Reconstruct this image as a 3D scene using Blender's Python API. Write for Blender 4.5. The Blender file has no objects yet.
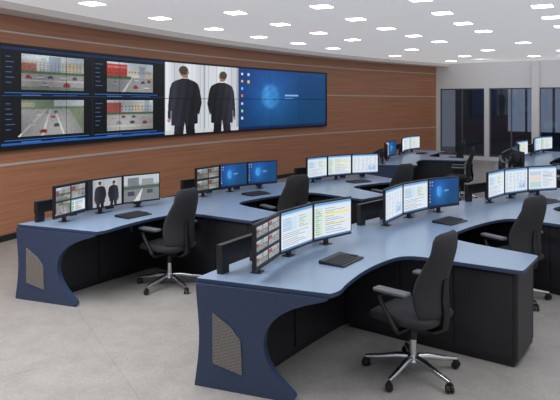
import bpy, math, random
import numpy as np
from mathutils import Vector, Matrix
random.seed(4); rng=np.random.RandomState(5)
S=bpy.context.scene
COL=S.collection
S.view_settings.view_transform='Standard'

# ------------------------------------------------------------ materials
def s2l(c):
    c=np.asarray(c,dtype=float)
    return np.where(c<=0.04045,c/12.92,((c+0.055)/1.055)**2.4)
def rgb(r,g,b): 
    l=s2l([r/255,g/255,b/255]); return (float(l[0]),float(l[1]),float(l[2]),1)
def mat(name,col,rough=0.5,metal=0.0,noise=0.0,nscale=40,bump=0.0,emit=None,estr=0,spec=0.5):
    m=bpy.data.materials.new(name); m.use_nodes=True
    nt=m.node_tree; b=nt.nodes['Principled BSDF']
    b.inputs['Base Color'].default_value=col
    b.inputs['Roughness'].default_value=rough
    b.inputs['Metallic'].default_value=metal
    b.inputs['Specular IOR Level'].default_value=spec
    if noise>0 or bump>0:
        tc=nt.nodes.new('ShaderNodeTexCoord'); n=nt.nodes.new('ShaderNodeTexNoise')
        n.inputs['Scale'].default_value=nscale; n.inputs['Detail'].default_value=4
        nt.links.new(tc.outputs['Object'],n.inputs['Vector'])
        if noise>0:
            mx=nt.nodes.new('ShaderNodeMixRGB'); 
            mx.inputs[1].default_value=tuple(c*(1-noise) for c in col[:3])+(1,)
            mx.inputs[2].default_value=tuple(min(1,c*(1+noise)) for c in col[:3])+(1,)
            nt.links.new(n.outputs['Fac'],mx.inputs[0]); nt.links.new(mx.outputs[0],b.inputs['Base Color'])
        if bump>0:
            bp=nt.nodes.new('ShaderNodeBump'); bp.inputs['Strength'].default_value=bump; bp.inputs['Distance'].default_value=0.005
            nt.links.new(n.outputs['Fac'],bp.inputs['Height']); nt.links.new(bp.outputs[0],b.inputs['Normal'])
    if emit:
        b.inputs['Emission Color'].default_value=emit; b.inputs['Emission Strength'].default_value=estr
    return m

M_top=mat('desk_blue_laminate',rgb(130,152,180),0.28,noise=0.04,nscale=60)
M_navy=mat('slate_navy_panel',rgb(44,60,90),0.45,noise=0.05,nscale=20)
M_black=mat('black_cabinet',rgb(22,23,28),0.5,noise=0.08,nscale=15)
M_door=mat('charcoal_door',rgb(27,28,34),0.45,noise=0.06,nscale=15)
M_rail=mat('black_rail',rgb(24,25,29),0.4,noise=0.05)
M_fabric=mat('charcoal_mesh_fabric',rgb(42,43,48),0.85,noise=0.25,nscale=260,bump=0.5)
M_plastic=mat('black_plastic',rgb(18,18,21),0.4,noise=0.05)
M_grey=mat('grey_arm_pad',rgb(84,88,96),0.45,noise=0.05)
M_chrome=mat('polished_aluminium',rgb(205,208,214),0.22,1.0,noise=0.03)
M_keys=mat('dark_grey_keys',rgb(52,56,64),0.5,noise=0.05)
M_white=mat('pale_grey_paint',rgb(222,223,226),0.8,noise=0.02,nscale=3)
M_corr=mat('corridor_grey_paint',rgb(120,130,144),0.8,noise=0.25,nscale=.8)
M_pale=mat('pale_glow_panel',rgb(206,216,228),0.8,noise=0.1,nscale=1.5,emit=(.78,.88,1,1),estr=.9)  # emission stands in for the brighter view behind the glass
M_ceil=mat('ceiling_paint_added_glow',rgb(226,227,231),0.85,noise=0.02,nscale=2,emit=(.96,.97,1,1),estr=0.37)  # plain ceiling; emission added to brighten it and fill the room
M_strip=mat('satin_metal_strip',rgb(196,182,175),0.4,0.2,noise=0.03)
M_soffit=mat('pale_soffit_paint',rgb(214,208,204),0.7,noise=0.02,emit=(1,.97,.95,1),estr=.04)  # faint emission added to lighten the soffit, no lamp there
M_glow=mat('lamp_diffuser',(1,1,1,1),0.5,emit=(1,0.99,0.97,1),estr=7.5,noise=0.01)
M_ring=mat('lamp_ring',rgb(240,240,242),0.5,noise=0.02)
M_frame=mat('window_frame_grey',rgb(90,96,104),0.5,noise=0.04)

def wood_mat():
    m=bpy.data.materials.new('tan_wood_veneer'); m.use_nodes=True
    nt=m.node_tree; b=nt.nodes['Principled BSDF']; L=nt.links.new
    uv=nt.nodes.new('ShaderNodeTexCoord'); mp=nt.nodes.new('ShaderNodeMapping')
    mp.inputs['Scale'].default_value=(0.3,12,1); L(uv.outputs['UV'],mp.inputs['Vector'])
    n=nt.nodes.new('ShaderNodeTexNoise'); n.inputs['Scale'].default_value=2.0; n.inputs['Detail'].default_value=6; n.inputs['Distortion'].default_value=0.3
    L(mp.outputs[0],n.inputs['Vector'])
    cr=nt.nodes.new('ShaderNodeValToRGB'); e=cr.color_ramp.elements
    e[0].position=0.25; e[0].color=rgb(158,106,78); e[1].position=0.78; e[1].color=rgb(186,132,100)
    x=cr.color_ramp.elements.new(0.5); x.color=rgb(173,119,89)
    L(n.outputs['Fac'],cr.inputs[0])
    L(cr.outputs[0],b.inputs['Base Color'])
    b.inputs['Roughness'].default_value=0.45
    return m
M_wood=wood_mat()
def floor_mat():
    m=bpy.data.materials.new('grey_floor_tile'); m.use_nodes=True
    nt=m.node_tree; b=nt.nodes['Principled BSDF']; L=nt.links.new
    tc=nt.nodes.new('ShaderNodeTexCoord')
    n=nt.nodes.new('ShaderNodeTexNoise'); n.inputs['Scale'].default_value=4; n.inputs['Detail'].default_value=10; n.inputs['Roughness'].default_value=0.75
    L(tc.outputs['Object'],n.inputs['Vector'])
    cr=nt.nodes.new('ShaderNodeValToRGB'); e=cr.color_ramp.elements
    e[0].position=0.3; e[0].color=rgb(145,143,142); e[1].position=0.72; e[1].color=rgb(167,165,163)
    L(n.outputs['Fac'],cr.inputs[0])
    mp=nt.nodes.new('ShaderNodeMapping'); mp.inputs['Rotation'].default_value=(0,0,math.radians(-30)); L(tc.outputs['Object'],mp.inputs['Vector'])
    br=nt.nodes.new('ShaderNodeTexBrick'); br.offset=0; br.inputs['Scale'].default_value=1; br.inputs['Brick Width'].default_value=1.2
    br.inputs['Row Height'].default_value=1.2; br.inputs['Mortar Size'].default_value=0.005
    br.inputs['Color1'].default_value=(1,1,1,1); br.inputs['Color2'].default_value=(0.97,0.97,0.97,1); br.inputs['Mortar'].default_value=(0.86,0.86,0.86,1)
    L(mp.outputs[0],br.inputs['Vector'])
    mx=nt.nodes.new('ShaderNodeMixRGB'); mx.blend_type='MULTIPLY'; mx.inputs[0].default_value=1
    L(cr.outputs[0],mx.inputs[1]); L(br.outputs['Color'],mx.inputs[2])
    n2=nt.nodes.new('ShaderNodeTexNoise'); n2.inputs['Scale'].default_value=45; n2.inputs['Detail'].default_value=3; L(tc.outputs['Object'],n2.inputs['Vector'])
    m2=nt.nodes.new('ShaderNodeMixRGB'); m2.blend_type='OVERLAY'; m2.inputs[0].default_value=0.25
    L(mx.outputs[0],m2.inputs[1]); L(n2.outputs['Fac'],m2.inputs[2]); L(m2.outputs[0],b.inputs['Base Color'])
    b.inputs['Roughness'].default_value=0.42; b.inputs['Specular IOR Level'].default_value=0.35
    return m
M_floor=floor_mat()
def perf_mat():
    m=bpy.data.materials.new('perforated_grey_metal'); m.use_nodes=True
    nt=m.node_tree; b=nt.nodes['Principled BSDF']; L=nt.links.new
    tc=nt.nodes.new('ShaderNodeTexCoord'); mp=nt.nodes.new('ShaderNodeMapping'); mp.inputs['Rotation'].default_value=(.6,.78,.3); L(tc.outputs['Object'],mp.inputs['Vector'])
    v=nt.nodes.new('ShaderNodeTexChecker'); v.inputs['Scale'].default_value=95
    v.inputs['Color1'].default_value=rgb(92,90,90); v.inputs['Color2'].default_value=rgb(126,123,120)
    L(mp.outputs[0],v.inputs['Vector']); L(v.outputs['Color'],b.inputs['Base Color']); b.inputs['Roughness'].default_value=0.5
    return m
M_perf=perf_mat()
def glass_mat():
    m=bpy.data.materials.new('tinted_window_glass'); m.use_nodes=True
    nt=m.node_tree; L=nt.links.new; out=nt.nodes['Material Output']
    nt.nodes.remove(nt.nodes['Principled BSDF'])
    tr=nt.nodes.new('ShaderNodeBsdfTransparent'); tr.inputs[0].default_value=(.36,.39,.44,1)
    gl=nt.nodes.new('ShaderNodeBsdfGlossy'); gl.inputs['Roughness'].default_value=.04; gl.inputs[0].default_value=(.8,.85,.9,1)
    fr=nt.nodes.new('ShaderNodeFresnel'); fr.inputs[0].default_value=1.6
    mx=nt.nodes.new('ShaderNodeMixShader'); L(fr.outputs[0],mx.inputs[0]); L(tr.outputs[0],mx.inputs[1]); L(gl.outputs[0],mx.inputs[2]); L(mx.outputs[0],out.inputs[0])
    return m
M_glass=glass_mat()
def screen_mat(strength):
    m=bpy.data.materials.new('lit_display_image'); m.use_nodes=True
    nt=m.node_tree; b=nt.nodes['Principled BSDF']
    a=nt.nodes.new('ShaderNodeAttribute'); a.attribute_name='pic'
    b.inputs['Base Color'].default_value=(0.01,0.01,0.01,1); b.inputs['Roughness'].default_value=0.3; b.inputs['Specular IOR Level'].default_value=0.25
    nt.links.new(a.outputs['Color'],b.inputs['Emission Color']); b.inputs['Emission Strength'].default_value=strength
    return m
M_screen=screen_mat(1.0)

# ------------------------------------------------------------ mesh building
class MB:
    def __init__(s): s.v=[]; s.f=[]; s.m=[]
    def add(s,vs,fs,mi=0):
        o=len(s.v); s.v+= [tuple(p) for p in vs]; s.f+=[tuple(i+o for i in f) for f in fs]; s.m+=[mi]*len(fs)
    def box(s,c,d,rz=0,mi=0,M=None):
        vs=[]
        for x in(-.5,.5):
            for y in(-.5,.5):
                for z in(-.5,.5):
                    vs.append(Vector((x*d[0],y*d[1],z*d[2])))
        R=M if M else Matrix.Rotation(rz,3,'Z')
        vs=[R@p+Vector(c) for p in vs]
        s.add(vs,[(0,1,3,2),(4,6,7,5),(0,4,5,1),(2,3,7,6),(0,2,6,4),(1,5,7,3)],mi)
    def cyl(s,p0,p1,r0,r1=None,n=16,mi=0):
        p0=Vector(p0);p1=Vector(p1); r1=r0 if r1 is None else r1
        d=(p1-p0).normalized(); a=d.orthogonal().normalized(); b=d.cross(a)
        vs=[]
        for p,r in((p0,r0),(p1,r1)):
            for i in range(n):
                t=2*math.pi*i/n; vs.append(p+a*(r*math.cos(t))+b*(r*math.sin(t)))
        fs=[(i,(i+1)%n,n+(i+1)%n,n+i) for i in range(n)]+[tuple(range(n))[::-1],tuple(range(n,2*n))]
        s.add(vs,fs,mi)
    def prism(s,pts,z0,z1,mi=0):
        n=len(pts)
        vs=[(p[0],p[1],z0) for p in pts]+[(p[0],p[1],z1) for p in pts]
        fs=[(i,(i+1)%n,n+(i+1)%n,n+i) for i in range(n)]+[tuple(range(n))[::-1],tuple(range(n,2*n))]
        s.add(vs,fs,mi)
    def loft(s,rings,mi=0):
        n=len(rings[0]); vs=[p for r in rings for p in r]; fs=[]
        for k in range(len(rings)-1):
            for i in range(n): fs.append((k*n+i,k*n+(i+1)%n,(k+1)*n+(i+1)%n,(k+1)*n+i))
        fs.append(tuple(range(n))[::-1]); fs.append(tuple((len(rings)-1)*n+i for i in range(n)))
        s.add(vs,fs,mi)
    def tube(s,pts,rad,n=10,mi=0,flat=1.0):
        pts=[Vector(p) for p in pts]; rings=[]
        for i,p in enumerate(pts):
            d=(pts[min(i+1,len(pts)-1)]-pts[max(i-1,0)]).normalized()
            a=Vector((0,1,0)) if abs(d.y)<0.9 else Vector((1,0,0))
            a=(a-d*a.dot(d)).normalized(); b=d.cross(a); r=rad[i] if isinstance(rad,(list,tuple)) else rad
            rings.append([p+a*(r*flat*math.cos(2*math.pi*k/n))+b*(r*math.sin(2*math.pi*k/n)) for k in range(n)])
        s.loft(rings,mi)
def link(o,parent=None):
    COL.objects.link(o)
    if parent: o.parent=parent
    return o
def mkobj(name,mb,mats,parent=None,bevel=0,smooth=False,seg=2):
    me=bpy.data.meshes.new(name); me.from_pydata(mb.v,[],mb.f)
    mats=mats if isinstance(mats,list) else [mats]
    for m in mats: me.materials.append(m)
    for p,mi in zip(me.polygons,mb.m): p.material_index=mi
    import bmesh
    bm=bmesh.new(); bm.from_mesh(me); bmesh.ops.recalc_face_normals(bm,faces=bm.faces); bm.to_mesh(me); bm.free()
    o=bpy.data.objects.new(name,me)
    if smooth:
        for p in me.polygons: p.use_smooth=True
        try: me.set_sharp_from_angle(angle=math.radians(50))
        except Exception: pass
    if bevel>0:
        b=o.modifiers.new('bevel','BEVEL'); b.width=bevel; b.segments=seg; b.limit_method='ANGLE'; b.angle_limit=math.radians(50)
    return link(o,parent)
def empty(name,loc,rz,label,cat,group=None):
    e=bpy.data.objects.new(name,None); e.empty_display_size=0.2; e.location=loc; e.rotation_euler=(0,0,rz)
    COL.objects.link(e); e['label']=label; e['category']=cat
    if group: e['group']=group
    return e
def copy_thing(root,loc,rz,label=None):
    r=root.copy(); COL.objects.link(r); r.location=loc; r.rotation_euler=(0,0,rz)
    if label: r['label']=label
    def rec(src,dst):
        for c in src.children:
            k=c.copy(); COL.objects.link(k); k.parent=dst; k.matrix_parent_inverse=c.matrix_parent_inverse.copy(); rec(c,k)
    rec(root,r)
    return r

class Arc:
    def __init__(s,x,y,th,k): s.x=x;s.y=y;s.a=math.radians(th);s.k=math.radians(k)
    def th(s,t): return s.a+s.k*t
    def p(s,t,v=0):
        a=s.th(t)
        return (s.x+(math.cos(s.a)-math.cos(a))/s.k+v*math.cos(a), s.y+(math.sin(a)-math.sin(s.a))/s.k-v*math.sin(a))

# ------------------------------------------------------------ pictures
class Cv:
    def __init__(s,w,h,c): s.w=w;s.h=h;s.a=np.zeros((h,w,3)); s.a[:]=np.array(c)/255
    def g(s): 
        yy,xx=np.mgrid[0:s.h,0:s.w]; return (xx+.5),(yy+.5)
    def rect(s,x0,y0,x1,y1,c):
        s.a[max(0,int(round(y0))):max(0,int(round(y1))),max(0,int(round(x0))):max(0,int(round(x1)))]=np.array(c)/255
    def ell(s,cx,cy,rx,ry,c):
        x,y=s.g(); m=((x-cx)/rx)**2+((y-cy)/ry)**2<=1; s.a[m]=np.array(c)/255
    def poly(s,pts,c,shade=None):
        x,y=s.g(); m=np.zeros(x.shape,bool); n=len(pts)
        for i in range(n):
            x1,y1=pts[i];x2,y2=pts[(i+1)%n]
            if y1==y2: continue
            cond=((y1>y)!=(y2>y))&(x<(x2-x1)*(y-y1)/(y2-y1)+x1); m^=cond
        col=np.ones(x.shape+(1,))*np.array(c)/255
        if shade is not None: col=col*shade(x,y)[...,None]
        s.a[m]=col[m]
def man(c,cx,top,h,w,pose=0):
    # man in a dark suit seen from behind, walking away
    suit=(34,35,44); sg=1 if pose==0 else -1
    X=lambda q: cx+w*q*sg
    Y=lambda q: top+h*q
    sh=lambda x,y: .55+.95*np.clip((x-cx)/w*sg+.5,0,1)**1.5+.14*np.sin((x-cx)/w*26+y/h*9)
    c.poly([(X(-.28),Y(.68)),(X(.02),Y(.68)),(X(-.08),Y(1.2)),(X(-.34),Y(1.2))],(22,22,28),sh)
    c.poly([(X(.0),Y(.68)),(X(.3),Y(.68)),(X(.38),Y(1.2)),(X(.12),Y(1.2))],(28,28,35),sh)
    c.rect(cx-w*.08,Y(.12),cx+w*.08,Y(.19),(128,96,82))
    c.ell(X(.03),Y(.085),w*.135,h*.078,(150,114,98)); c.ell(X(.05),Y(.066),w*.138,h*.062,(70,58,52)); c.ell(X(-.09),Y(.095),w*.03,h*.02,(160,120,104))
    c.rect(cx-w*.085,Y(.165),cx+w*.085,Y(.185),(226,228,232))
    c.poly([(X(-.1),Y(.178)),(X(.1),Y(.178)),(X(.30),Y(.212)),(X(.40),Y(.245)),(X(.45),Y(.31)),(X(.44),Y(.5)),(X(.42),Y(.62)),(X(.42),Y(.80)),(X(.03),Y(.83)),(X(.0),Y(.72)),(X(-.03),Y(.82)),(X(-.40),Y(.79)),(X(-.40),Y(.6)),(X(-.44),Y(.5)),(X(-.45),Y(.30)),(X(-.40),Y(.245)),(X(-.3),Y(.212))],suit,sh)
    c.poly([(X(.40),Y(.25)),(X(.46),Y(.32)),(X(.50),Y(.5)),(X(.52),Y(.70)),(X(.43),Y(.72)),(X(.42),Y(.5))],(28,29,37),sh)
    c.ell(X(.48),Y(.735),w*.045,h*.026,(168,128,110))
    c.poly([(X(-.40),Y(.25)),(X(-.46),Y(.32)),(X(-.53),Y(.50)),(X(-.44),Y(.67)),(X(-.37),Y(.64)),(X(-.44),Y(.50)),(X(-.40),Y(.36))],(48,49,58),sh)
    c.rect(cx-1,Y(.58),cx+.4,Y(.8),(14,14,18))
def street(c,x0,y0,x1,y1,kind):
    W=x1-x0;H=y1-y0; r=c.rect
    r(x0,y0,x1,y1,(196,210,222))
    if kind==0:
        r(x0,y0+H*.14,x1,y0+H*.48,(190,186,178)); r(x0,y0+H*.24,x0+W*.22,y0+H*.48,(158,92,78)); r(x0+W*.3,y0+H*.08,x0+W*.38,y0+H*.45,(176,180,186)); r(x0+W*.42,y0+H*.02,x0+W*.62,y0+H*.45,(150,162,178)); r(x0+W*.7,y0+H*.2,x0+W*.86,y0+H*.46,(204,184,158))
        for j in range(4):
            for i in range(16): r(x0+W*(.03+i*.06),y0+H*(.19+j*.07),x0+W*(.055+i*.06),y0+H*(.215+j*.07),(104,112,124))
        r(x0,y0+H*.46,x1,y0+H*.54,(78,104,74)); r(x0,y0+H*.54,x1,y1,(150,150,152)); r(x0,y0+H*.72,x1,y0+H*.74,(210,206,194)); r(x0,y0+H*.9,x1,y1,(118,124,112))
        cars=[(.06,.58,(180,40,36)),(.24,.58,(220,222,226)),(.40,.57,(60,70,90)),(.62,.58,(220,220,222)),(.80,.58,(90,96,110)),(.3,.78,(190,192,198)),(.66,.78,(170,44,40))]
    elif kind==1:
        r(x0,y0+H*.06,x0+W*.42,y0+H*.5,(184,66,62)); r(x0+W*.42,y0+H*.2,x0+W*.68,y0+H*.5,(214,206,192)); r(x0+W*.68,y0+H*.1,x0+W*.82,y0+H*.5,(160,168,180)); r(x0+W*.82,y0+H*.24,x1,y0+H*.5,(190,176,160))
        for i in range(9): r(x0+W*(.03+i*.045),y0+H*.13,x0+W*(.05+i*.045),y0+H*.18,(226,190,184)); r(x0+W*(.03+i*.045),y0+H*.24,x0+W*(.05+i*.045),y0+H*.29,(120,52,54)); r(x0+W*(.03+i*.045),y0+H*.34,x0+W*(.05+i*.045),y0+H*.39,(120,52,54))
        for i in range(8): r(x0+W*(.45+i*.065),y0+H*.28,x0+W*(.475+i*.065),y0+H*.34,(110,118,130))
        r(x0,y0+H*.5,x1,y1,(146,148,152)); r(x0,y0+H*.46,x0+W*.5,y0+H*.55,(70,98,66)); c.poly([(x0+W*.3,y1),(x0+W*.52,y0+H*.5),(x0+W*.54,y0+H*.5),(x0+W*.36,y1)],(214,214,208))
        cars=[(.58,.54,(226,226,228)),(.72,.6,(60,70,90)),(.86,.56,(150,50,48)),(.12,.64,(180,182,190)),(.55,.76,(168,44,42)),(.8,.78,(210,212,216))]
    elif kind==2:
        r(x0,y0,x1,y0+H*.26,(112,130,108)); r(x0+W*.5,y0,x1,y0+H*.18,(184,190,196)); r(x0,y0+H*.06,x0+W*.2,y0+H*.2,(160,150,140)); r(x0,y0+H*.26,x1,y1,(158,158,158))
        for q in(.05,.4,.75): c.poly([(x0+W*(q-.1),y1),(x0+W*(.45+(q-.45)*.2),y0+H*.26),(x0+W*(.46+(q-.45)*.2),y0+H*.26),(x0+W*(q-.06),y1)],(208,208,202))
        c.poly([(x1,y1),(x0+W*.75,y0+H*.26),(x1,y0+H*.26)],(128,142,116))
        cars=[(.45,.44,(180,44,40)),(.22,.36,(220,220,226)),(.5,.66,(70,76,92)),(.12,.62,(196,198,204)),(.5,.3,(90,100,120)),(.36,.3,(200,200,200)),(.28,.82,(150,40,38))]
    else:
        r(x0,y0+H*.04,x1,y0+H*.4,(180,184,190)); r(x0,y0+H*.08,x0+W*.3,y0+H*.42,(168,78,68)); r(x0+W*.55,y0+H*.1,x0+W*.75,y0+H*.4,(206,192,168)); r(x0+W*.8,y0,x0+W*.92,y0+H*.4,(150,160,176))
        for i in range(14): r(x0+W*(.03+i*.07),y0+H*.18,x0+W*(.055+i*.07),y0+H*.23,(104,108,120)); r(x0+W*(.03+i*.07),y0+H*.29,x0+W*(.055+i*.07),y0+H*.33,(104,108,120))
        r(x0,y0+H*.42,x1,y1,(170,170,170)); r(x0,y0+H*.38,x1,y0+H*.46,(84,102,78)); r(x0,y0+H*.84,x1,y0+H*.86,(220,218,204))
        cars=[(.1,.5,(220,220,226)),(.3,.5,(166,44,42)),(.52,.5,(70,80,100)),(.74,.5,(220,222,226)),(.2,.68,(150,152,160)),(.48,.68,(60,66,84)),(.76,.7,(180,60,52))]
    for cx,cy,col in cars:
        k=.35+cy*.9; w=W*.10*k; h=H*.065*k; X=x0+W*cx;Y=y0+H*cy
        r(X,Y+h*.5,X+w,Y+h*1.4,tuple(v*.92 for v in col)); r(X+w*.2,Y,X+w*.8,Y+h*.55,tuple(v*.5+20 for v in col)); r(X,Y+h*1.4,X+w,Y+h*1.6,(76,76,80))
    i0,i1,j0,j1=int(round(y0)),int(round(y1)),int(round(x0)),int(round(x1))
    a=c.a[i0:i1,j0:j1]
    if a.shape[0]>20:
        bl=(a+np.roll(a,1,0)+np.roll(a,1,1)+np.roll(a,-1,1))/4; a[1:-1,1:-1]=bl[1:-1,1:-1]
        yy,xx=np.mgrid[0:a.shape[0],0:a.shape[1]]
        a*=(.86+.12*np.sin(xx/a.shape[1]*5+kind)*np.cos(yy/a.shape[0]*4))[...,None]
    a+=(rng.rand(a.shape[0],a.shape[1],1)-.5)*.12
def bluedesk(c,x0,y0,x1,y1,light=1.0):
    x,y=c.g(); m=(x>=x0)&(x<=x1)&(y>=y0)&(y<=y1)
    u=(x-x0)/(x1-x0); v=(y-y0)/(y1-y0)
    r=np.hypot(v-.45,(u-.34)*2.0); ang=np.arctan2(v-.45,(u-.34)*2.0)
    glow=np.exp(-r*r*4)*.45+.05*(np.sin(ang*8)>.3)*np.exp(-r*1.6)
    globe=np.clip((.24-r)*14,0,1)*(.20+.22*np.cos((u-.30)*14)+.10*np.sin(u*60+v*20)*np.cos(v*30))
    base=np.stack([.05+.15*glow+.30*globe,.20+.34*glow+.05*u+.42*globe,.46+.45*glow-.08*v+.45*globe],-1)*light
    c.a[m]=base[m]
    W=x1-x0;H=y1-y0
    for i in range(7):
        c.rect(x0+W*.025,y0+H*(.07+i*.12),x0+W*.045,y0+H*(.07+i*.12)+max(1,H*.04),[(210,220,235),(220,190,90),(120,190,230),(210,120,90),(190,210,230),(150,210,150),(210,215,225)][i])
    c.rect(x0+W*.09,y0+H*.07,x0+W*.11,y0+H*.12,(200,210,225)); c.rect(x0+W*.09,y0+H*.19,x0+W*.11,y0+H*.24,(220,190,90))
    c.rect(x0+W*.50,y0+H*.42,x0+W*.66,y0+H*.445,(130,175,220)); c.rect(x0+W*.50,y0+H*.48,x0+W*.60,y0+H*.495,(90,140,200))
    c.rect(x0,y0+H*.955,x1,y1,(14,34,84))
def doc(c,x0,y0,x1,y1,kind):
    W=x1-x0;H=y1-y0
    c.rect(x0,y0,x1,y1,(222,231,240)); c.rect(x0,y0,x1,y0+H*.06,(110,160,210)); c.rect(x0,y0+H*.06,x1,y0+H*.12,(204,222,238))
    if kind==0:
        c.rect(x0,y0+H*.14,x0+W*.22,y1-H*.06,(208,226,212))
        for i in range(13): 
            yy=y0+H*(.17+i*.058); c.rect(x0+W*.28,yy,x0+W*(.5+.4*rng.rand()),yy+1,(150,166,186)); c.rect(x0+W*.03,yy,x0+W*(.1+.1*rng.rand()),yy+1,(120,160,140))
        c.rect(x0+W*.26,y0+H*.3,x1-W*.04,y0+H*.36,(242,228,136)); c.rect(x0+W*.26,y0+H*.6,x1-W*.04,y0+H*.63,(242,228,136))
    elif kind==1:
        for i in range(13):
            yy=y0+H*(.16+i*.06); 
            for j in range(6): c.rect(x0+W*(.04+j*.16),yy,x0+W*(.04+j*.16+.05+.07*rng.rand()),yy+1,(156,174,198))
        c.rect(x0+W*.62,y0+H*.54,x0+W*.95,y0+H*.85,(196,216,236)); 
        for q in range(5): c.rect(x0+W*(.65+q*.055),y0+H*(.62+.04*((q*3)%4)),x0+W*(.675+q*.055),y0+H*.84,(110,156,206))
    elif kind==2:
        c.rect(x0+W*.03,y0+H*.16,x0+W*.48,y0+H*.52,(204,222,238)); c.rect(x0+W*.52,y0+H*.16,x0+W*.97,y0+H*.52,(216,230,226)); 
        for i in range(6): c.rect(x0+W*.05,y0+H*(.19+i*.055),x0+W*(.2+.2*rng.rand()),y0+H*(.19+i*.055)+1,(136,166,200)); c.rect(x0+W*.55,y0+H*(.19+i*.055),x0+W*(.7+.2*rng.rand()),y0+H*(.19+i*.055)+1,(140,172,160))
        for i in range(7): c.rect(x0+W*.04,y0+H*(.56+i*.055),x0+W*(.5+.45*rng.rand()),y0+H*(.56+i*.055)+1,(156,170,190))
    else:
        c.rect(x0+W*.04,y0+H*.18,x0+W*.45,y0+H*.36,(196,206,224)); c.rect(x0+W*.04,y0+H*.38,x0+W*.45,y0+H*.6,(226,216,210))
        for i in range(11): c.rect(x0+W*.5,y0+H*(.18+i*.065),x0+W*(.65+.3*rng.rand()),y0+H*(.18+i*.065)+1,(150,154,176))
        c.rect(x0+W*.04,y0+H*.64,x0+W*.45,y0+H*.9,(186,212,214))
    c.rect(x0,y0+H*.95,x1,y1,(90,126,176))
def cctv(c,nx,ny,dark=False):
    c.rect(0,0,c.w,c.h,(14,17,26)); w=c.w/nx;h=c.h/ny; k=0
    for j in range(ny):
        for i in range(nx):
            street(c,i*w+2.5,j*h+2,(i+1)*w-2.5,(j+1)*h-3,k%4); k+=1 if i%2 else 3
    c.a*=.9
def glassback(c,x0,y0,x1,y1):
    x,y=c.g(); m=(x>=x0)&(x<=x1)&(y>=y0)&(y<=y1); u=(x-x0)/(x1-x0)
    b=.90-.10*np.abs(np.sin(u*9))+.03*np.cos(u*23)-.10*((u*9)%1<.10)
    col=np.stack([b*.97,b*.99,b*1.02],-1); c.a[m]=col[m]
def screen_mesh(name,cv,w,h,depth_x,zc,x0=0,x1=None,y0=0,y1=None,parent=None,y_off=0,seamless=False):
    """display facing +X, image right = +Y"""
    a=np.clip(cv.a[y0:(y1 or cv.h),x0:(x1 or cv.w)],0,1); H,W=a.shape[:2]
    ys=np.linspace(-w/2,w/2,W+1)+y_off; zs=np.linspace(h/2,-h/2,H+1)+zc
    vs=[(depth_x,float(yy),float(zz)) for zz in zs for yy in ys]
    fs=[(r*(W+1)+q,(r+1)*(W+1)+q,(r+1)*(W+1)+q+1,r*(W+1)+q+1) for r in range(H) for q in range(W)]
    me=bpy.data.meshes.new(name); me.from_pydata(vs,[],fs); me.materials.append(M_screen)
    at=me.color_attributes.new('pic','FLOAT_COLOR','CORNER')
    lin=s2l(a.reshape(-1,3)); lin=np.concatenate([lin,np.ones((len(lin),1))],1)
    at.data.foreach_set('color',np.repeat(lin,4,axis=0).astype(np.float32).ravel())
    o=bpy.data.objects.new(name,me); return link(o,parent)

# ------------------------------------------------------------ room
WALL=Arc(-3.97,8.57,22,1.75); CEIL=3.36
def structure(o): o['kind']='structure'; return o
def arc_slab(name,arc,t0,t1,v0,v1,z0,z1,m,step=.3):
    n=max(2,int((t1-t0)/step)); ts=[t0+(t1-t0)*i/n for i in range(n+1)]
    pts=[arc.p(t,v1) for t in ts]+[arc.p(t,v0) for t in reversed(ts)]
    mb=MB(); N=len(pts)
    mb.prism(pts,z0,z1)
    me=bpy.data.meshes.new(name); me.from_pydata(mb.v,[],mb.f); me.materials.append(m)
    uv=me.uv_layers.new(name='UVMap'); tt=ts+ts[::-1]
    for p in me.polygons:
        for li in p.loop_indices:
            vi=me.loops[li].vertex_index; uv.data[li].uv=(tt[vi%N]+20,me.vertices[vi].co.z)
    o=bpy.data.objects.new(name,me); link(o)
    import bmesh
    bm=bmesh.new(); bm.from_mesh(me); bmesh.ops.recalc_face_normals(bm,faces=bm.faces); bm.to_mesh(me); bm.free()
    return structure(o)
T_END=16.6
arc_slab('wall_left',WALL,-12,T_END,-.2,0,0,CEIL,M_wood)
arc_slab('trim_1',WALL,-12,T_END,0,.014,2.175,2.21,M_strip)
arc_slab('trim_2',WALL,-12,T_END,0,.014,1.075,1.115,M_strip)
arc_slab('trim_3',WALL,-12,T_END,0,.014,3.0,3.028,M_strip)
arc_slab('trim_4',WALL,-12,T_END,0,.45,CEIL-.10,CEIL,M_soffit)
arc_slab('baseboard_left',WALL,-12,T_END,0,.015,0,.09,M_rail)
mb=MB(); mb.prism([(-9,-5),(18,-5),(18,27),(-9,27)],-.1,0); structure(mkobj('floor',mb,M_floor))
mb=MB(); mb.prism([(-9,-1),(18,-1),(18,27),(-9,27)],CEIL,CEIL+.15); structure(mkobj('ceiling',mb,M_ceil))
P0=Vector((5.72,21.68,0)); D=Vector((.804,-.594,0)).normalized(); RZ=math.atan2(D.y,D.x)
def bw(w0,w1,z0,z1,mb,off=0,th=.2,mi=0):
    c=P0+D*((w0+w1)/2)+Vector((-D.y,D.x,0))*off; mb.box((c.x,c.y,(z0+z1)/2),(w1-w0,th,z1-z0),RZ,mi)
mb=MB(); bw(-.3,11,2.47,CEIL,mb); bw(-.3,.1,0,2.47,mb)
bw(1.68,1.84,0,2.47,mb)
for a in(5.1,6.9,8.7): bw(a,a+.2,0,2.47,mb)
bw(-.3,11,0,.12,mb)
structure(mkobj('wall_back',mb,M_white))
mb=MB(); bw(3.25,3.47,0,CEIL-.01,mb,-.1,.22); structure(mkobj('wall_pillar',mb,M_white))
mb=MB(); bw(-.3,11,0,CEIL-.01,mb,2.6,.15); structure(mkobj('wall_corridor',mb,M_corr))
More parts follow.
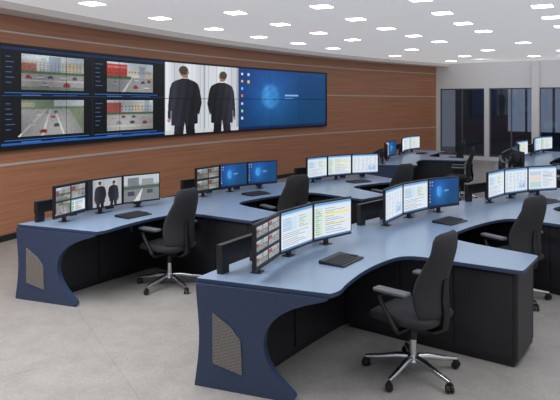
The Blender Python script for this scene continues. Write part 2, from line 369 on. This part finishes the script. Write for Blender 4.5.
mb=MB(); bw(1.75,2.35,.9,2.9,mb,2.5,.04); bw(2.45,3.3,.9,2.9,mb,2.5,.04); bw(3.4,4.6,.9,2.9,mb,2.5,.04); bw(5.2,5.9,.2,2.7,mb,2.5,.04); structure(mkobj('corridor_glow_panel',mb,M_pale))  # glowing panels added behind the glass to brighten these bays
k=1
for a,b in((.1,1.68),(1.84,3.29),(3.45,5.1),(5.3,6.9),(7.1,8.7),(8.9,11)):
    mb=MB(); bw(a,b,.12,2.47,mb,0.02,.02,0)
    for q in(a+.02,(a+b)/2,b-.02): bw(q-.015,q+.015,.12,2.47,mb,-.02,.06,1)
    for z in(.14,2.45): bw(a,b,z-.018,z+.018,mb,-.02,.06,1)
    structure(mkobj('window_%d'%k,mb,[M_glass,M_frame])); k+=1
# ceiling lamps (rounded square flush panels following the wall curve)
def rsq(h,r,n=5):
    pts=[]
    for cx,cy,a0 in((h-r,h-r,0),(-h+r,h-r,90),(-h+r,-h+r,180),(h-r,-h+r,270)):
        for i in range(n+1):
            a=math.radians(a0+90*i/n); pts.append((cx+r*math.cos(a),cy+r*math.sin(a)))
    return pts
root=None
for j in range(1,13):
    v=1.4*j
    for i in range(-4,12):
        t=.24+i*1.66
        x,y=WALL.p(t,v)
        if y<3.5 or y>21.2: continue
        if i>=5 and (i+j)%2: continue
        w=Vector((x,y,0))-P0
        if w.dot(Vector((-D.y,D.x,0)))>-.5: continue
        if abs(x)>.5*y+1.2: continue
        if root is None:
            root=empty('recessed_ceiling_light',(x,y,CEIL),-WALL.th(t),'rounded square white recessed light set flush in the ceiling','ceiling light','recessed ceiling downlights')
            mb=MB(); mb.prism(rsq(.155,.04),-.008,-.001); mkobj('lamp_ring',mb,M_ring,root)
            mb=MB(); mb.prism(rsq(.138,.03),-.012,-.0085); mkobj('diffuser',mb,M_glow,root)
        else: copy_thing(root,(x,y,CEIL),-WALL.th(t))

# ------------------------------------------------------------ video wall
PW,PH=1.287,.735; VZ=1.335; T0=-.09; PX,PY=120,68
cv=Cv(8*PX,2*PY,(8,10,16))
for fi,(ax,bx,k0,k1) in enumerate(((.28,1.30,0,2),(1.74,2.72,1,3))):
    for r,kk in((0,k0),(1,k1)):
        y0=.12*PY if r==0 else 1.05*PY; y1=y0+.74*PY
        street(cv,ax*PX,y0,bx*PX,y1,kk)
        for q in range(6): cv.rect((ax-.22)*PX,y0+5+q*7,(ax-.22)*PX+8+rng.randint(10),y0+6+q*7,(70,100,150))
        cv.rect((ax-.24)*PX,y1+4,(bx+.1)*PX,y1+5,(40,110,190)); cv.rect((ax)*PX,y1+7,(ax+.3)*PX,y1+9,(90,120,170)); cv.rect((ax+.5)*PX,y1+7,(ax+.9)*PX,y1+9,(50,80,130))
cv.rect(0,0,3*PX,4,(14,40,80)); cv.rect(0,2*PY-6,3*PX,2*PY-3,(30,90,170)); cv.rect(0,PY-2,3*PX,PY-1,(20,60,110)); cv.rect(1.46*PX,0,1.47*PX,2*PY,(20,40,70))
glassback(cv,3*PX,0,5*PX,2*PY)
cv.rect(3*PX,1.88*PY,5*PX,2*PY,(200,203,206)); cv.rect(4.0*PX,0,4.03*PX,1.88*PY,(160,168,178)); cv.rect(4.93*PX,0,5*PX,1.9*PY,(160,166,176))
man(cv,3.5*PX,.06*PY,2.1*PY,.84*PX,1); man(cv,4.5*PX,.14*PY,2.0*PY,.78*PX,0)
bluedesk(cv,5*PX,0,8*PX,2*PY)
vw=empty('video_wall',WALL.p(PW*4,.06)+(VZ,),0,'large curved tiled video wall mounted on the wood wall','video wall')
base=Vector(vw.location)
for c in range(8):
    for r in range(2):
        tm=T0+PW*(c+.5); p=WALL.p(tm,.08); th=WALL.th(tm)
        z=VZ+PH*(1.5-r)
        h=MB(); h.box((-.025,0,0),(.05,PW-.003,PH-.003))
        o=mkobj('display_panel',h,M_plastic,vw); o.location=Vector((p[0],p[1],z))-base; o.rotation_euler=(0,0,-th)
        s=screen_mesh('screen',cv,PW-.012,PH-.012,.002,0,c*PX,(c+1)*PX,r*PY,(r+1)*PY,parent=o)
n=20; ts=[T0-.04+(PW*8+.08)*i/n for i in range(n+1)]
mb=MB()
for z0,z1 in((VZ-.035,VZ-.003),(VZ+2*PH+.003,VZ+2*PH+.035)):
    pts=[WALL.p(t,.09) for t in ts]+[WALL.p(t,.016) for t in reversed(ts)]
    mb.prism([(p[0]-base.x,p[1]-base.y) for p in pts],z0-base.z,z1-base.z)
for t0,t1 in((T0-.04,T0-.012),(T0+PW*8+.012,T0+PW*8+.04)):
    pts=[WALL.p(t0,.09),WALL.p(t1,.09),WALL.p(t1,.016),WALL.p(t0,.016)]
    mb.prism([(p[0]-base.x,p[1]-base.y) for p in pts],VZ-.035-base.z,VZ+2*PH+.035-base.z)
mkobj('surround_frame',mb,M_plastic,vw)

# ------------------------------------------------------------ console desks
PITCH=2.07
def smooth_poly(pts,it=2):
    for _ in range(it):
        q=[]
        for i in range(len(pts)-1):
            a=pts[i];b=pts[i+1]
            q+= [(a[0]*.75+b[0]*.25,a[1]*.75+b[1]*.25),(a[0]*.25+b[0]*.75,a[1]*.25+b[1]*.75)]
        pts=[pts[0]]+q+[pts[-1]]
    return pts
def pb(pk): return pk*(PITCH+.22)
def build_row(arc,nst,tend,pens,label):
    ox,oy=arc.p(0,0)
    root=empty('console_desk',(ox,oy,0),0,label,'control desk','control room console desks')
    def L(t,v): p=arc.p(t,v); return (p[0]-ox,p[1]-oy)
    fr=[(-.70,.66)]
    fr.append((-.60,.69)); fr.append((-.45,.66))
    for pk in range(pens):
        b=pb(pk)
        fr+=[(b+.0,.62),(b+.38,.64),(b+.56,.69),(b+.63,.82),(b+.65,1.1),(b+.69,1.48),(b+.70,1.54),(b+.705,1.575),(b+.75,1.585),(b+1.0,1.57),(b+1.28,1.545),(b+1.325,1.54),(b+1.345,1.50),(b+1.37,1.2),(b+1.41,.86),(b+1.5,.70),(b+1.68,.64)]
    lastt=fr[-1][0]
    tt=lastt+.3
    while tt<tend-.15: fr.append((tt,.63)); tt+=.35
    fr.append((tend,.64))
    fr=smooth_poly(fr,2)
    bk=[]; tt=tend
    while tt>-.85: bk.append((tt,-.32)); tt-=.18
    bk.append((-.85,-.32))
    out=[L(*p) for p in fr]+[L(*p) for p in bk]
    mb=MB(); mb.prism(out,.720,.752)
    top=mkobj('worktop',mb,[M_top,M_navy],root,bevel=.004)
    for p in top.data.polygons:
        if abs(p.normal.z)<.5: p.material_index=1
    n=int((tend+.7)/.2); ts=[-.72+(tend-.06+.72)*i/n for i in range(n+1)]
    mb=MB(); mb.prism([L(t,.06) for t in ts]+[L(t,-.27) for t in reversed(ts)],.04,.719)
    mb.prism([L(t,.03) for t in ts]+[L(t,-.24) for t in reversed(ts)],0,.04)
    mkobj('cabinet',mb,M_black,root)
    t=-.66
    while t+.5<tend:
        inpen=any(pb(b)+.5<t+.26<pb(b)+1.5 for b in range(pens))
        if not inpen:
            c=L(t+.26,.071); mb=MB(); mb.box((c[0],c[1],.385),(.02,.49,.6),-arc.th(t+.26))
            d=mkobj('cabinet_door',mb,M_door,root,bevel=.004)
            c=L(t+.46,.088); mb=MB(); mb.box((c[0],c[1],.56),(.014,.014,.11),-arc.th(t+.26)); mkobj('handle',mb,M_chrome,d)
        t+=.52
    for pk in range(pens):
        b=pb(pk)
        po=[(b+.69,.075),(b+.70,.6),(b+.725,1.1),(b+.745,1.52),(b+.76,1.535),(b+1.30,1.50),(b+1.315,1.485),(b+1.33,1.1),(b+1.34,.6),(b+1.34,.075)]
        mb=MB(); mb.prism([L(*p) for p in po],.05,.719); mb.prism([L((t-b-1.03)*.94+b+1.03,v*.97+.03 if v<.1 else v-.03) for t,v in po],0,.05)
        pd=mkobj('pedestal',mb,M_black,root)
        for (v0,v1) in((.14,.58),(.60,1.04),(1.06,1.5)):
            for side in(-1,1):
                f=(lambda v:(b+.69+.01*v/.6 if v<.6 else b+.70+.045*(v-.6)/.92)) if side<0 else (lambda v:(b+1.34 if v<.6 else b+1.34-.025*(v-.6)/.9))
                p0=Vector(L(f(v0)+side*.003,v0)); p1=Vector(L(f(v1)+side*.003,v1)); c=(p0+p1)/2; d=p1-p0
                mb=MB(); mb.box((c[0],c[1],.385),(d.length,.014,.62),math.atan2(d.y,d.x)); mkobj('pedestal_door',mb,M_door,pd,bevel=.003)
    a=Vector(L(-.85,-.31)+(0,)); e=Vector(L(-.69,.65)+(0,)); dv=(e-a).normalized(); ln=(e-a).length
    nv=Vector((dv.y,-dv.x,0))
    right=[(.72,0),(.775,.03),(.70,.09),(.60,.18),(.535,.29),(.53,.41),(.58,.51),(.69,.60),(.84,.66),(.98,.70),(1,.719)]
    left=[(0,.719),(.005,.64),(.02,.5),(.03,.36),(.02,.2),(.0,.07),(-.01,0)]
    pr=smooth_poly(right,2)+smooth_poly(left,2)
    def panel(pr,o0,o1):
        vs=[];N=len(pr)
        for o_ in(o0,o1):
            for w,z in pr: p=a+dv*(w*ln)+nv*o_; vs.append((p.x,p.y,z))
        fs=[(i,(i+1)%N,N+(i+1)%N,N+i) for i in range(N)]+[tuple(range(N))[::-1],tuple(range(N,2*N))]
        m_=MB(); m_.add(vs,fs); return m_
    sp=mkobj('end_panel',panel(pr,-.035,.025),M_navy,root,bevel=.006)
    ins=[(.14,.18),(.37,.13),(.36,.36),(.29,.44),(.14,.53)]
    mkobj('perforated_inset',panel(ins,.026,.034),M_perf,sp)
    c=L(tend-.02,.0); mb=MB(); mb.box((c[0]+.08*math.cos(arc.th(tend)),c[1]-.08*math.sin(arc.th(tend)),.36),(.80,.03,.718),-arc.th(tend)); mkobj('end_panel',mb,M_navy,root,bevel=.004)
    for s in range(nst):
        b=s*PITCH; mb=MB()
        ts=[b-.72+1.44*i/8 for i in range(9)]
        mb.prism([L(t,-.19) for t in ts]+[L(t,-.24) for t in reversed(ts)],.85,.97)
        for t in(b-.66,b-.25,b+.25,b+.66):
            c=L(t,-.225); mb.box((c[0],c[1],.80),(.05,.09,.12),-arc.th(t))
        mkobj('equipment_rail',mb,M_rail,root,bevel=.005)
    return root
A=Arc(.13,4.83,34,5.31); B=Arc(-1.96,6.70,34,5.31); C=Arc(2.25,12.7,18,5.31); Dd=Arc(4.22,10.85,18,5.31)
build_row(A,3,5.75,2,'long curved blue-topped control desk with navy end panel')
build_row(B,3,5.0,2,'curved blue-topped control desk parallel to the wood wall')
build_row(C,2,3.2,1,'blue-topped control desk near the far end of the room')
build_row(Dd,3,5.1,1,'blue-topped control desk near the dark windows')

# ------------------------------------------------------------ monitors
MW,MH=.495,.335
def pic(kind):
    c=Cv(96,60,(20,24,34)); W,H=96,60
    if kind=='cctv': cctv(c,2,3)
    elif kind=='cctv2': cctv(c,2,2)
    elif kind.startswith('doc'): doc(c,0,0,W,H,int(kind[3]))
    elif kind=='blue': bluedesk(c,0,0,W,H,1.1)
    elif kind=='men': glassback(c,0,0,W,H); c.rect(0,0,13,H,(30,36,52)); c.a*=.86; man(c,34,3,61,33,1); man(c,72,5,58,31,0)
    elif kind=='road': 
        c.rect(0,0,W,H,(160,170,178)); c.rect(0,0,W,20,(186,195,202)); c.rect(10,5,40,26,(116,122,132)); c.rect(48,9,80,26,(142,146,152)); c.rect(0,24,W,32,(82,96,84)); c.rect(0,32,W,H,(122,126,130))
        c.poly([(26,H),(48,32),(50,32),(42,H)],(206,208,208)); c.rect(62,35,78,44,(70,76,90)); c.rect(10,37,28,47,(60,66,80))
        c.a+=(rng.rand(H,W,1)-.5)*.1
    elif kind=='split':
        c.rect(0,0,W,H,(24,30,42)); street(c,2,2,46,29,0); street(c,50,2,94,29,3); street(c,2,32,46,57,2); doc(c,50,32,94,57,0)
    return c
TM={}
def monitor(kind,loc,rz,label):
    if kind in TM: 
        r=copy_thing(TM[kind],loc,rz,label); return r
    root=empty('monitor',loc,rz,label,'monitor','desk monitors')
    if 'base' not in TM:
        mb=MB(); mb.box((-.012,0,.235),(.026,MW,MH)); mb.box((-.030,0,.225),(.014,MW*.5,MH*.55))
        h=mkobj('housing',mb,M_plastic,root,bevel=.005)
        mb=MB(); mb.box((-.045,0,.18),(.02,.10,.10)); mb.box((-.07,0,.17),(.05,.035,.045)); mb.box((-.085,0,.08),(.03,.04,.16)); mb.box((-.085,0,.004),(.08,.09,.007))
        a=mkobj('support_arm',mb,M_rail,root,bevel=.003); TM['base']=(h,a)
    else:
        for b in TM['base']: k=b.copy(); COL.objects.link(k); k.parent=root
    screen_mesh('screen',pic(kind),MW-.032,MH-.036,.0025,.237,parent=root)
    TM[kind]=root; return root
desc={'cctv':'slim black monitor showing a grid of camera feeds','cctv2':'slim black monitor showing camera feed tiles','doc0':'slim black monitor showing a white form with yellow rows','doc1':'slim black monitor showing a pale table with bar chart','doc2':'slim black monitor showing a pale page of tables','doc3':'slim black monitor showing a pale page with coloured blocks','blue':'slim black monitor showing a blue desktop','men':'slim black monitor showing two men in suits','road':'slim black monitor showing a grey road view','split':'slim black monitor showing street scenes and a form'}
def trio(arc,i,kinds):
    b=i*PITCH
    for dt,v,dy,k in((-.506,.066,11,kinds[0]),(0,.01,0,kinds[1]),(.50,.050,-11,kinds[2])):
        t=b+dt; p=arc.p(t,v); monitor(k,(p[0],p[1],.7525),-arc.th(t)+math.radians(dy),desc[k])
trio(A,0,('cctv','doc2','doc0')); trio(A,1,('doc1','doc2','blue')); trio(A,2,('doc2','doc1','doc3'))
trio(B,0,('split','men','road')); trio(B,1,('cctv2','blue','blue')); trio(B,2,('doc2','doc0','doc1'))
trio(C,0,('doc1','doc2','blue')); trio(C,1,('doc1','doc2','doc0'))
trio(Dd,0,('doc1','doc2','blue')); trio(Dd,1,('doc1','doc2','doc0')); trio(Dd,2,('blue','doc2','doc0'))

# ------------------------------------------------------------ control keypads
kp=None
def keypad(arc,t,v,rot=0):
    global kp
    p=arc.p(t,v); loc=(p[0],p[1],.7525); rz=-arc.th(t)+math.radians(rot)
    if kp: copy_thing(kp,loc,rz); return
    kp=empty('control_keypad',loc,rz,'flat black control keypad lying on the blue worktop','keypad','desk control keypads')
    mb=MB(); vs=[(-.11,-.17,0),(.11,-.17,0),(.11,.17,0),(-.11,.17,0),(-.11,-.17,.026),(.11,-.17,.012),(.11,.17,.012),(-.11,.17,.026)]
    mb.add(vs,[(0,3,2,1),(4,5,6,7),(0,1,5,4),(1,2,6,5),(2,3,7,6),(3,0,4,7)]); mkobj('case',mb,M_plastic,kp,bevel=.004)
    mb=MB()
    for i in range(5):
        for j in range(10):
            x=-.055+i*.032; y=-.145+j*.027; mb.box((x,y,.019-(x)*.064+.002),(.020,.017,.005))
    mkobj('key_block',mb,M_keys,kp)
    mb=MB(); mb.box((0,.142,.021),(.12,.030,.007)); mkobj('touch_panel',mb,M_keys,kp)
for a,t in((A,.1),(A,PITCH+.1),(A,2*PITCH+.1),(B,.1),(B,PITCH+.1),(B,2*PITCH+.1),(C,PITCH+.1)): keypad(a,t,.36)

# ------------------------------------------------------------ chairs
def se(c,e): return math.copysign(abs(c)**e,c)
def build_chair(loc,rz,label):
    r=empty('office_chair',loc,rz,label,'chair','operator chairs at the desks')
    N=32
    rings=[]
    for z,x,w,t in((.455,-.212,.24,.02),(.465,-.214,.37,.045),(.50,-.218,.43,.062),(.56,-.210,.465,.068),(.62,-.203,.475,.070),(.69,-.206,.475,.068),(.76,-.222,.465,.062),(.83,-.246,.44,.056),(.90,-.270,.405,.050),(.95,-.284,.375,.048),(1.0,-.289,.36,.050),(1.04,-.288,.34,.048),(1.068,-.284,.29,.038),(1.082,-.281,.20,.018)):
        ring=[]
        for i in range(N):
            f=2*math.pi*i/N; y=w/2*se(math.cos(f),.75); xx=x+t/2*se(math.sin(f),.85)+1.2*y*y
            ring.append(Vector((xx,y,z)))
        rings.append(ring)
    mb=MB(); mb.loft(rings); o=mkobj('backrest',mb,M_fabric,r,smooth=True)
    rings=[]
    for x,w,z,t in((-.235,.26,.445,.02),(-.225,.38,.447,.06),(-.18,.45,.445,.09),(-.08,.49,.44,.105),(.05,.51,.442,.105),(.15,.50,.443,.10),(.21,.47,.437,.09),(.25,.41,.425,.07),(.265,.31,.412,.03)):
        ring=[]
        for i in range(N):
            f=2*math.pi*i/N; y=w/2*se(math.cos(f),.6); zz=z+t/2*se(math.sin(f),.6)+.25*y*y
            ring.append(Vector((x,y,zz)))
        rings.append(ring)
    mb=MB(); mb.loft(rings); mkobj('seat',mb,M_fabric,r,smooth=True)
    mb=MB(); mb.tube([(-.04,0,.37),(-.18,0,.36),(-.255,0,.40),(-.268,0,.50),(-.252,0,.60),(-.258,0,.74)],[.02,.024,.024,.022,.018,.012],10,0,1.7)
    mb.box((-.03,0,.372),(.24,.16,.045)); mkobj('back_support',mb,M_plastic,r,smooth=True)
    for sy in(-1,1):
        mb=MB(); mb.tube([(-.02,sy*.10,.375),(-.02,sy*.25,.378),(-.02,sy*.285,.41),(.03,sy*.295,.50),(.09,sy*.292,.58),(.11,sy*.288,.62),(.08,sy*.285,.645),(-.08,sy*.283,.65)],[.017,.018,.02,.018,.018,.018,.016,.014],10)
        a=mkobj('armrest',mb,M_plastic,r,smooth=True)
        mb=MB(); mb.box((.01,sy*.28,.667),(.27,.085,.03)); mkobj('arm_pad',mb,M_grey,a,bevel=.013,seg=3)
    mb=MB(); mb.cyl((0,0,.10),(0,0,.145),.05,.04,20,0); mb.cyl((0,0,.145),(0,0,.28),.028,.028,16,0); mb.cyl((0,0,.26),(0,0,.36),.034,.034,16,1)
    mkobj('gas_column',mb,[M_chrome,M_plastic],r,smooth=True)
    for i in range(5):
        f=2*math.pi*i/5+.35; c,s=math.cos(f),math.sin(f)
        mb=MB(); mb.tube([(.03*c,.03*s,.125),(.12*c,.12*s,.118),(.24*c,.24*s,.092),(.355*c,.355*s,.074)],[.024,.024,.02,.015],10,0,1.0)
        mkobj('base_leg',mb,M_chrome,r,smooth=True)
        mb=MB(); cx,cy=.35*c,.35*s; g=f+random.uniform(-.8,.8)+1.2; gx,gy=math.cos(g),math.sin(g)
        for q in(-1,1): mb.cyl((cx+gx*.008*q,cy+gy*.008*q,.0285),(cx+gx*.026*q,cy+gy*.026*q,.0285),.028,.026,16)
        mb.cyl((cx,cy,.03),(cx,cy,.075),.011,.011,10); mb.box((cx,cy,.046),(.03,.045,.03),g+1.57)
        mkobj('caster',mb,M_plastic,r,smooth=True)
    return r
LBL='charcoal mesh office chair on polished star base'
def yaw(arc,t,d=0): return math.pi-arc.th(t)+math.radians(d)
ch=build_chair((.98,4.42,0),yaw(A,0,-8),LBL+' beside desk')
copy_thing(ch,(2.36,6.08,0),yaw(A,PITCH,-14),LBL+' behind desk return')
copy_thing(ch,(-1.2,6.52,0),yaw(B,0,0),LBL+', seat turned outward')
copy_thing(ch,(.08,7.8,0),yaw(B,PITCH,-10),LBL)
copy_thing(ch,(1.72,9.15,0),yaw(B,2*PITCH,0),LBL)
copy_thing(ch,(3.7,12.4,0),yaw(C,0,0),LBL)
copy_thing(ch,(4.1,14.3,0),yaw(C,PITCH,0),LBL)
copy_thing(ch,(4.95,10.55,0),yaw(Dd,0,0),LBL)
copy_thing(ch,(5.85,12.6,0),yaw(Dd,PITCH,0),LBL)
p=A.p(2*PITCH,1.0); copy_thing(ch,(p[0],p[1],0),yaw(A,2*PITCH,0),LBL)

# ------------------------------------------------------------ light
w=bpy.data.worlds.new('World'); S.world=w; w.use_nodes=True
w.node_tree.nodes['Background'].inputs[0].default_value=(.95,.97,1,1); w.node_tree.nodes['Background'].inputs[1].default_value=.72
def area(x,y,z,sx,sy,e,rot=(0,0,0),col=(1,.98,.96)):
    l=bpy.data.lights.new('fill_area_light','AREA'); l.shape='RECTANGLE'; l.size=sx; l.size_y=sy; l.energy=e; l.color=col  # added fill light out of view, not a ceiling fixture
    o=bpy.data.objects.new('fill_area_light',l); o.location=(x,y,z); o.rotation_euler=rot; COL.objects.link(o)
area(-2.5,4.5,3.3,2.5,2.5,140); area(2.5,3.5,3.3,2.5,2.5,45)
for x,y in((6.2,18.8),(8.2,17.2)):  # unseen spots added to brighten the back wall and pillar
    l=bpy.data.lights.new('back_wall_fill_spot','SPOT'); l.energy=26; l.spot_size=math.radians(130); l.spot_blend=.8; l.shadow_soft_size=.15
    o=bpy.data.objects.new('back_wall_fill_spot',l); o.location=(x,y,3.25); COL.objects.link(o)
    o.rotation_euler=Vector((.59,.8,-.3)).to_track_quat('-Z','Y').to_euler()
cam=bpy.data.cameras.new('Camera'); co=bpy.data.objects.new('Camera',cam); COL.objects.link(co)
co.location=(0,0,2.0); co.rotation_euler=(math.radians(90),0,0); cam.sensor_width=36; cam.lens=600/560*36; cam.shift_y=-98/560; cam.clip_end=100
S.camera=co
